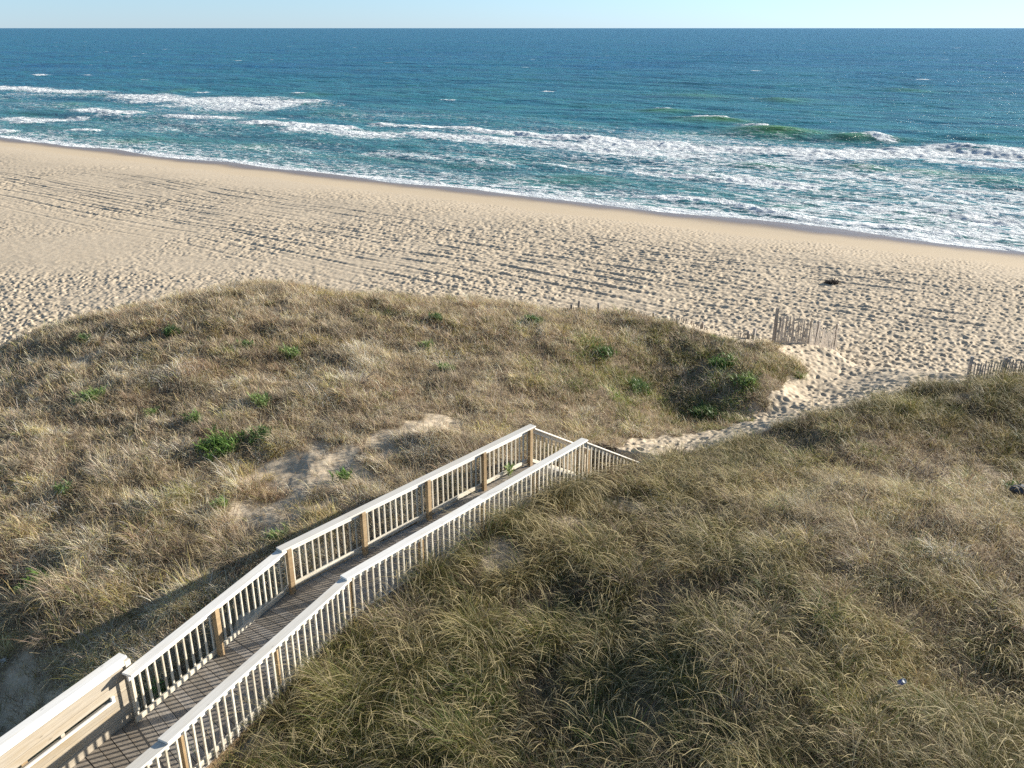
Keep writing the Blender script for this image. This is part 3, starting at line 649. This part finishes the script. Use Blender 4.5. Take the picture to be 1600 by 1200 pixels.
# deck: boards laid across, between the two railing lines
def deck(pl, ql, pr, qr, name_label=None):
    """quad between left line pl-ql and right line pr-qr"""
    L = (math.hypot(ql[0] - pl[0], ql[1] - pl[1]) + math.hypot(qr[0] - pr[0], qr[1] - pr[1])) / 2; n = int(L / .19)
    B = Boxes()
    for i in range(n):
        f0, f1 = i / n, (i + 1) / n; g = .010 / L * 1.0; f0 += g * .5; f1 -= g * .5
        dzb = random.uniform(-.003, .003); n0 = len(B.v); B.box(0, 1, 0, 1, 0, 1, .0)
        P = lambda a, b, f: (a[0] + (b[0] - a[0]) * f, a[1] + (b[1] - a[1]) * f)
        A0, A1, B0, B1 = P(pl, ql, f0), P(pl, ql, f1), P(pr, qr, f0), P(pr, qr, f1)
        del B.v[n0:]; B.b = B.b[:n0]; B.f = B.f[:-10]; r = random.random(); e = .004; m = (A0, B0, B1, A1); c = ((A0[0] + B1[0]) / 2, (A0[1] + B1[1]) / 2)
        tops = []
        for zz, sh in ((-.038, 0), (-.005, 0), (0, 1)):
            for p_ in m:
                d = math.hypot(p_[0] - c[0], p_[1] - c[1]); k_ = 1 - sh * e / d * 1.6
                B.v.append((c[0] + (p_[0] - c[0]) * k_, c[1] + (p_[1] - c[1]) * k_, zz + dzb)); B.b.append(r)
        for lv in (0, 4):
            for j in range(4): B.f.append((n0 + lv + j, n0 + lv + (j + 1) % 4, n0 + lv + 4 + (j + 1) % 4, n0 + lv + 4 + j))
        B.f.append((n0 + 3, n0 + 2, n0 + 1, n0)); B.f.append((n0 + 8, n0 + 9, n0 + 10, n0 + 11))
    return B
def ext(p, d, t): return (p[0] + d[0] * t, p[1] + d[1] * t)
for k, (a, b_, c_, d_) in enumerate(((LU[0], LU[1], RU[0], RU[1]), (LM[0], LM[1], RM[0], RM[1]), (ext(LN0, LNd, 3.9), (LM[0][0] - .09, LM[0][1] + .12), ext(RM[0], (-.47, -.883), 3.0), (RM[0][0] + .03, RM[0][1] + .06)))):
    B = deck(a, b_, c_, d_)
    # object frame whose x runs across the walk, so the grain follows each board
    rz = math.atan2(c_[1] - a[1], c_[0] - a[0]); ca, sa = math.cos(-rz), math.sin(-rz)
    B.v = [((x - a[0]) * ca - (y - a[1]) * sa, (x - a[0]) * sa + (y - a[1]) * ca, z) for x, y, z in B.v]
    B.build('deck', DECKM, walk, (a[0], a[1], DZ - (.009 if k == 2 else 0)), rz)
for (p, q) in ((LU), (RU), (LM), (RM), (ext(RM[0], (-.47, -.883), 2.4), RM[0])):
    L = math.hypot(q[0] - p[0], q[1] - p[1]); B = Boxes(); B.box(0.02, L - .02, -.02, .02, -.235, -.042)
    B.build('joist', POSTM, walk, (p[0], p[1], DZ), math.atan2(q[1] - p[1], q[0] - p[0]))
# stairs
stz = math.atan2(du[1], du[0]); wst = math.hypot(LU[1][0] - RU[1][0], LU[1][1] - RU[1][1])
mx_, my_ = (LU[1][0] + RU[1][0]) / 2, (LU[1][1] + RU[1][1]) / 2; nrm = (-du[1], du[0]); run_ = .285; rise = SL * run_
stair = Boxes(); 
for sd in (-1, 1): stair.box(0.0, 2.25, sd * .76 - .02, sd * .76 + .02, -.36, -.12, sk=-SL * 2.25)
st = stair.build('staircase', POSTM, walk, (mx_, my_, DZ), stz)
for i in range(8):
    B = Boxes(); B.box(0, .135, -.80, .80, -.038, 0); B.box(.142, .277, -.80, .80, -.038, 0)
    B.build('stair_tread', CAPM, st, (mx_ + du[0] * run_ * (i + .05), my_ + du[1] * run_ * (i + .05), DZ - rise * (i + 1) + .03), stz)
# plank fence with handhold slot, at the near left
LNe = ext(LN0, LNd, 3.9); rzf = math.atan2(-LNd[1], -LNd[0])
pf = Boxes(); z0 = -1.13
L = 3.9; zz = z0
for k, h in enumerate((.20, .205, .20)):
    pf.box(0, L, -.019, .019, zz, zz + h - .006); zz += h
slot0 = zz
pf.box(0, 1.6, -.019, .019, zz + .0, zz + .055) ; pf.box(3.62, L, -.019, .019, zz, zz + .055); pf.box(1.607, 1.72, -.019, .019, zz, zz + .055); pf.box(2.74, 2.80, -.019, .019, zz, zz + .055)
zz += .06
for k, h in enumerate((.14, .20)):
    pf.box(0, L, -.019, .019, zz, zz + h - .006); zz += h
plank = pf.build('plank_fence', PLANKM, walk, (LNe[0], LNe[1], TZ + .09), rzf); plank['label'] = 'solid cream plank fence with a long narrow slot'
B = Boxes(); B.box(0, L + .05, -.05, .12, -.04 + .0, 0, .012); B.build('handrail', CAPM, plank, (LNe[0], LNe[1], TZ + .13), rzf)
B = Boxes(); B.box(0, L - .02, -.058, -.021, -.12, -.03, .006); B.build('top_rail', CAPM, plank, (LNe[0], LNe[1], TZ + .12), rzf)
B = Boxes(); B.box(1.72, L - .28, -.062, -.0195, slot0 - .035, slot0 + .003, .006); B.box(L - .33, L - .28, -.062, -.0195, slot0 + .006, slot0 + .075, .006)
B.build('ledge', CAPM, plank, (LNe[0], LNe[1], TZ + .09), rzf)
for f in (.5, 2.2, L - .045):
    B = Boxes(); B.box(f - .045, f + .045, .0195, .11, -1.9, -.005); B.build('post', POSTM, plank, (LNe[0], LNe[1], TZ + .09), rzf)
B = Boxes(); B.box(L + .003, L + .093, -.05, .045, -1.9, -.045); B.build('post', RAILM, plank, (LNe[0], LNe[1], TZ + .09), rzf)

# ------------------------------------------------------------------ sand fences
def gz(x, y): return float(ground(np.array([x]), np.array([y]))[0][0])
def sand_fence(pts, posts, h, label, bury=.0, lean=.04, seed=1, slat=.075, gap=True):
    """pts: world polyline; h(f) height of slats above sand along the run; posts [(f, height above sand)]"""
    g = random.Random(seed)
    segs = [math.hypot(b[0] - a[0], b[1] - a[1]) for a, b in zip(pts[:-1], pts[1:])]; L = sum(segs)
    def P(f):
        d = f * L
        for (a, b), s in zip(zip(pts[:-1], pts[1:]), segs):
            if d <= s + 1e-6: t = d / s; return (a[0] + (b[0] - a[0]) * t, a[1] + (b[1] - a[1]) * t, math.atan2(b[1] - a[1], b[0] - a[0]))
            d -= s
        return (*pts[-1], 0)
    x, y, rz = P(0); root = empty('sand_fence', (x, y, gz(x, y))); tag(root, label, 'fence')
    B = Boxes(); n = int(L / slat)
    for i in range(n + 1):
        f = i / n; hh = h(f)
        if hh <= .02:
            if B.v: B.build('slat_panel', FENM, root); B = Boxes()
            continue
        hh *= g.uniform(.86, 1.06)
        if g.random() < .05: hh *= g.uniform(.4, .8)
        x, y, r = P(f); z = gz(x, y); n0 = len(B.v); B.box(-.019, .019, -.005, .005, -.25, hh, .002)
        la = g.gauss(0, lean); lb = g.gauss(0, lean) ; ca, sa = math.cos(r + g.gauss(0, .1)), math.sin(r)
        for j in range(n0, len(B.v)):
            a, b_, c_ = B.v[j]; B.v[j] = (x + (a + c_ * la) * ca - (b_ + c_ * lb) * sa, y + (a + c_ * la) * sa + (b_ + c_ * lb) * ca, z + c_)
    B.build('slat_panel', FENM, root)
    for hz in (.18, .6, 1.02):
        Wr = Boxes()
        for i in range(n):
            if min(h(i / n), h((i + 1) / n)) > hz + .06:
                x, y, r = P(i / n); x2, y2, _ = P((i + 1) / n); z, z2 = gz(x, y), gz(x2, y2); l = math.hypot(x2 - x, y2 - y)
                n0 = len(Wr.v); Wr.box(0, l, -.011, -.006, hz, hz + .006, .001, sk=z2 - z); ca, sa = math.cos(r), math.sin(r)
                for j in range(n0, len(Wr.v)):
                    a, b_, c_ = Wr.v[j]; Wr.v[j] = (x + a * ca - b_ * sa, y + a * sa + b_ * ca, z + c_)
        if Wr.v: Wr.build('wire', FENM, root)
    for f, hp in posts:
        x, y, r = P(f); z = gz(x, y); Bp = Boxes(); Bp.box(-.045, .045, -.04, .04, -.5, hp, .006)
        o = Bp.build('post', FENM, root, (x - math.sin(r) * .05, y + math.cos(r) * .05, z), r); o.rotation_euler.y += g.gauss(0, .03)
def cast(u, v, off=0.):
    zz = 3.
    for _ in range(12):
        x, y = at(u, v, zz); zz = .5 * zz + .5 * (gz(x, y) + off)
    return (x, y)
A0, A1, A2 = cast(1209, 537), cast(1264, 539), cast(1305, 546)
sand_fence([A0, A1, A2], [(0, 1.38), (.56, 1.1), (1., 1.12)], lambda f: 1.08 - .12 * f, 'tall grey slat sand fence with three posts at the mouth of the sand path', seed=3, slat=.062)
B0, B1, B2 = at(1512, 592, 3.55), at(1553, 596, 3.55), at(1650, 592, 3.55)
sand_fence([B0, B1, B2], [(0, .8), (.36, .66), (.66, 1.1), (1., .9)], lambda f: .58 + .1 * f, 'grey slat sand fence behind the right hand dune at the edge of the photo', seed=5, slat=.075)
D = [at(880, 481, 3.45), at(940, 487, 3.4), at(1024, 499, 3.3), at(1095, 510, 3.2), at(1175, 526, 3.15), at(1203, 535, 3.1)]
sand_fence(D, [(.04, .28), (.075, .45), (.17, .4), (.44, .25), (.67, .3), (.89, .3), (.915, .45)], lambda f: (.13 + .08 * math.sin(f * 23)) * (1 if not (.2 < f < .26 or .70 < f < .73) else .0), 'mostly buried sand fence with only slat tips showing along the dune foot', seed=8, lean=.12, slat=.085)

# ------------------------------------------------------------------ small things
def simple_mat(name, c, rough=.7, c2=None, sc=20):
    t = NT(name); g = t.n('TexCoord').outputs['Object']; n = t.noise(g, sc, 4)
    col = t.mix(n, c, c2 or tuple(a * .6 for a in c)); p = t.n('BsdfPrincipled', {'Base Color': col, 'Roughness': rough}); return t.surf(p.outputs[0])
WEED = simple_mat('dried_seaweed', (.035, .025, .02), .8, (.07, .05, .035))
def seaweed(u, v, w, label, seed, h=.16):
    x, y = cast(u, v); z = gz(x, y); g = np.random.default_rng(seed); n = 420
    r = w * np.sqrt(g.uniform(0, 1, n)) * .5; an = g.uniform(0, 6.28, n)
    bx, by = r * np.cos(an) * 1.3, r * np.sin(an) * .7
    V, Q, _ = blades(bx, by, g.uniform(-.04, h, n) * (1 - r / w), g.uniform(0, 6.28, n), g.uniform(.8, 1.6, n), g.uniform(1.4, 2.3, n), g.uniform(.1, .35, n) * (w + .25), g.uniform(.02, .06, n), np.zeros((n, 3)), 4, g.normal(0, .8, n))
    o = link('seaweed_clump', npmesh('seaweed_clump', V, Q), WEED); o.location = (x, y, z); tag(o, label, 'seaweed')
seaweed(1300, 443, .62, 'dark clump of washed up seaweed on the trampled sand beyond the tall sand fence', 1, .22)
# drinks can
t = NT('printed_can'); tc = t.n('TexCoord').outputs['Object']; zc = t.n('SeparateXYZ', {0: tc}).outputs[2]
band = t.math('MULTIPLY', t.ramp(zc, .025, .035), t.ramp(zc, .105, .095)); nn = t.noise(tc, 30, 2)
col = t.mix(band, (.30, .31, .33), (.05, .08, .34)); col = t.mix(t.math('MULTIPLY', band, t.ramp(nn, .5, .56)), col, (.34, .35, .4))
CAN = t.surf(t.n('BsdfPrincipled', {'Base Color': col, 'Roughness': .6}).outputs[0])
def lathe(name, prof, m, seg=24):
    V = []; Fc = []
    for r, z in prof:
        for k in range(seg): a = 2 * math.pi * k / seg; V.append((r * math.cos(a), r * math.sin(a), z))
    for i in range(len(prof) - 1):
        for k in range(seg): Fc.append((i * seg + k, i * seg + (k + 1) % seg, (i + 1) * seg + (k + 1) % seg, (i + 1) * seg + k))
    me = bpy.data.meshes.new(name); me.from_pydata(V, [], Fc); me.update()
    for p in me.polygons: p.use_smooth = True
    return link(name, me, m)
cx, cy = cast(1404, 1072, .25); can = lathe('drinks_can', [(0, 0), (.022, .002), (.028, .006), (.033, .016), (.033, .108), (.030, .116), (.026, .121), (.025, .119), (0, .117)], CAN)
can.location = (cx, cy, gz(cx, cy) + .30); can.scale = (1.25,) * 3; can.rotation_euler = (R(35), R(12), 0); tag(can, 'blue and white drinks can caught in the grass at the lower right', 'can')
SCR = simple_mat('white_paper', (.75, .75, .73), .8)
V = []; Q = []
for i in range(7):
    for j in range(5): V.append((i * .03 - .09, j * .03 - .06, .02 * math.sin(i * 1.3 + j) + .015 * math.cos(j * 2.1)))
Q = [(i * 5 + j, i * 5 + j + 1, i * 5 + j + 6, i * 5 + j + 5) for i in range(6) for j in range(4)]
sx_, sy_ = cast(5, 1034, .03); me = npmesh('paper_scrap', np.array(V), np.array(Q)); o = link('paper_scrap', me, SCR); o.location = (sx_, sy_, gz(sx_, sy_) + .06)
sm = o.modifiers.new('thick', 'SOLIDIFY'); sm.thickness = .003; tag(o, 'white scrap of paper on the shaded sand at the left edge', 'litter')
# crumpled bag
BAG = simple_mat('grey_blue_plastic', (.05, .055, .065), .8, (.10, .105, .12), 9)
bm = bmesh.new(); bmesh.ops.create_icosphere(bm, subdivisions=4, radius=.16)
for v_ in bm.verts:
    p = v_.co; n = float(fbm(np.array([p.x * 9 + p.z * 5]), np.array([p.y * 9 - p.z * 4]), 3, 301)[0]); v_.co = p * (1 + .28 * n); v_.co.z *= .6; v_.co.x *= 1.3
me = bpy.data.meshes.new('plastic_bag'); bm.to_mesh(me); bm.free(); o = link('plastic_bag', me, BAG); bx_, by_ = cast(1594, 770, .2)
o.location = (bx_, by_, gz(bx_, by_) + .22); tag(o, 'crumpled grey blue plastic bag in matted grass at the right edge', 'litter')
# dead branches in the hollow
TWIG = simple_mat('bleached_twigs', (.34, .29, .24), .85, (.2, .16, .13))
def branch(u, v, label, n, ln, seed):
    x, y = cast(u, v, .1); z = gz(x, y); g = random.Random(seed); V = []; Fc = []
    def tube(p, d, l, r, dep):
        pts = [p]; dd = d.copy()
        for k in range(5): dd = (dd + Vector((g.gauss(0, .14), g.gauss(0, .14), g.gauss(0, .12)))).normalized(); pts.append(pts[-1] + dd * l / 5)
        n0 = len(V)
        for k, q_ in enumerate(pts):
            rr = r * (1 - k / 6.); a = dd.orthogonal().normalized(); b_ = dd.cross(a)
            for j in range(5): V.append(tuple(q_ + (a * math.cos(j * 1.2566) + b_ * math.sin(j * 1.2566)) * rr))
        for k in range(5):
            for j in range(5): Fc.append((n0 + k * 5 + j, n0 + k * 5 + (j + 1) % 5, n0 + k * 5 + 5 + (j + 1) % 5, n0 + k * 5 + 5 + j))
        if dep:
            for _ in range(3): tube(pts[g.randint(2, 4)], (dd + Vector((g.gauss(0, .6), g.gauss(0, .6), g.uniform(0, .5)))).normalized(), l * .6, r * .6, dep - 1)
    for i in range(n):
        a = g.uniform(0, 6.28); tube(Vector((0, 0, -.03)), Vector((math.cos(a), math.sin(a), g.uniform(.3, 1.1))).normalized(), ln * g.uniform(.6, 1), .016, 2)
    me = bpy.data.meshes.new('dead_shrub'); me.from_pydata(V, [], Fc); me.update(); o = link('dead_shrub', me, TWIG); o.location = (x, y, z); tag(o, label, 'shrub', 'dead bare shrubs on the dune')
branch(1085, 615, 'bare bleached twiggy shrub above the shaded hollow beside the sand path', 9, .9, 1)
branch(560, 600, 'low bare twiggy shrub in tan grass in the middle of the left dune', 6, .6, 2)
branch(150, 1010, 'bare curling twigs at the shaded lower left above the sand scarp', 6, .6, 3)
branch(1450, 745, 'bare pale twigs lying in matted grass on the right dune', 7, .7, 4)

# ------------------------------------------------------------------ light
SUNAZ, SUNEL = R(24), R(15)
sd = Vector((math.cos(SUNEL) * math.cos(SUNAZ), math.cos(SUNEL) * math.sin(SUNAZ), math.sin(SUNEL)))
sun = bpy.data.lights.new('sun', 'SUN'); so_ = bpy.data.objects.new('sun', sun); C.objects.link(so_)
sun.energy = 5; sun.angle = R(.55); sun.color = (1, .93, .81); so_.rotation_euler = (-sd).to_track_quat('-Z', 'Y').to_euler()
w = bpy.data.worlds.new('World'); bpy.context.scene.world = w; w.use_nodes = True; nt = w.node_tree; nt.nodes.clear()
sky = nt.nodes.new('ShaderNodeTexSky'); sky.sky_type = 'NISHITA'; sky.sun_disc = False; sky.sun_elevation = SUNEL
sky.sun_rotation = math.pi / 2 - SUNAZ; sky.altitude = 10; sky.air_density = 1.; sky.dust_density = .0; sky.ozone_density = 2.6
bg = nt.nodes.new('ShaderNodeBackground'); bg.inputs[1].default_value = .075; ow = nt.nodes.new('ShaderNodeOutputWorld')
tc = nt.nodes.new('ShaderNodeTexCoord'); sx = nt.nodes.new('ShaderNodeSeparateXYZ'); nt.links.new(tc.outputs['Generated'], sx.inputs[0])
mr = nt.nodes.new('ShaderNodeMapRange'); mr.inputs[1].default_value = 0; mr.inputs[2].default_value = .45; mr.interpolation_type = 'SMOOTHSTEP'; nt.links.new(sx.outputs[2], mr.inputs[0])
air = nt.nodes.new('ShaderNodeMix'); air.data_type = 'RGBA'; hz = nt.nodes.new('ShaderNodeMapRange'); hz.inputs[1].default_value = 0; hz.inputs[2].default_value = .05; nt.links.new(sx.outputs[2], hz.inputs[0]); hm = nt.nodes.new('ShaderNodeMix'); hm.data_type = 'RGBA'; hm.inputs[6].default_value = (.54, .80, 1.56, 1); hm.inputs[7].default_value = (.62, .82, 1.22, 1); nt.links.new(hz.outputs[0], hm.inputs[0]); nt.links.new(hm.outputs[2], air.inputs[6]); air.inputs[7].default_value = (1.12, .93, .79, 1); nt.links.new(mr.outputs[0], air.inputs[0])
tint = nt.nodes.new('ShaderNodeMix'); tint.data_type = 'RGBA'; tint.blend_type = 'MULTIPLY'; tint.inputs[0].default_value = 1.; nt.links.new(air.outputs[2], tint.inputs[7])
nt.links.new(sky.outputs[0], tint.inputs[6]); nt.links.new(tint.outputs[2], bg.inputs[0]); nt.links.new(bg.outputs[0], ow.inputs[0])
vs = bpy.context.scene.view_settings; vs.view_transform = 'Standard'; vs.look = 'None'; vs.exposure = 1.25; vs.gamma = 1
cy_ = bpy.context.scene.cycles; cy_.max_bounces = 5; cy_.diffuse_bounces = 3; cy_.transmission_bounces = 3; cy_.use_denoising = False
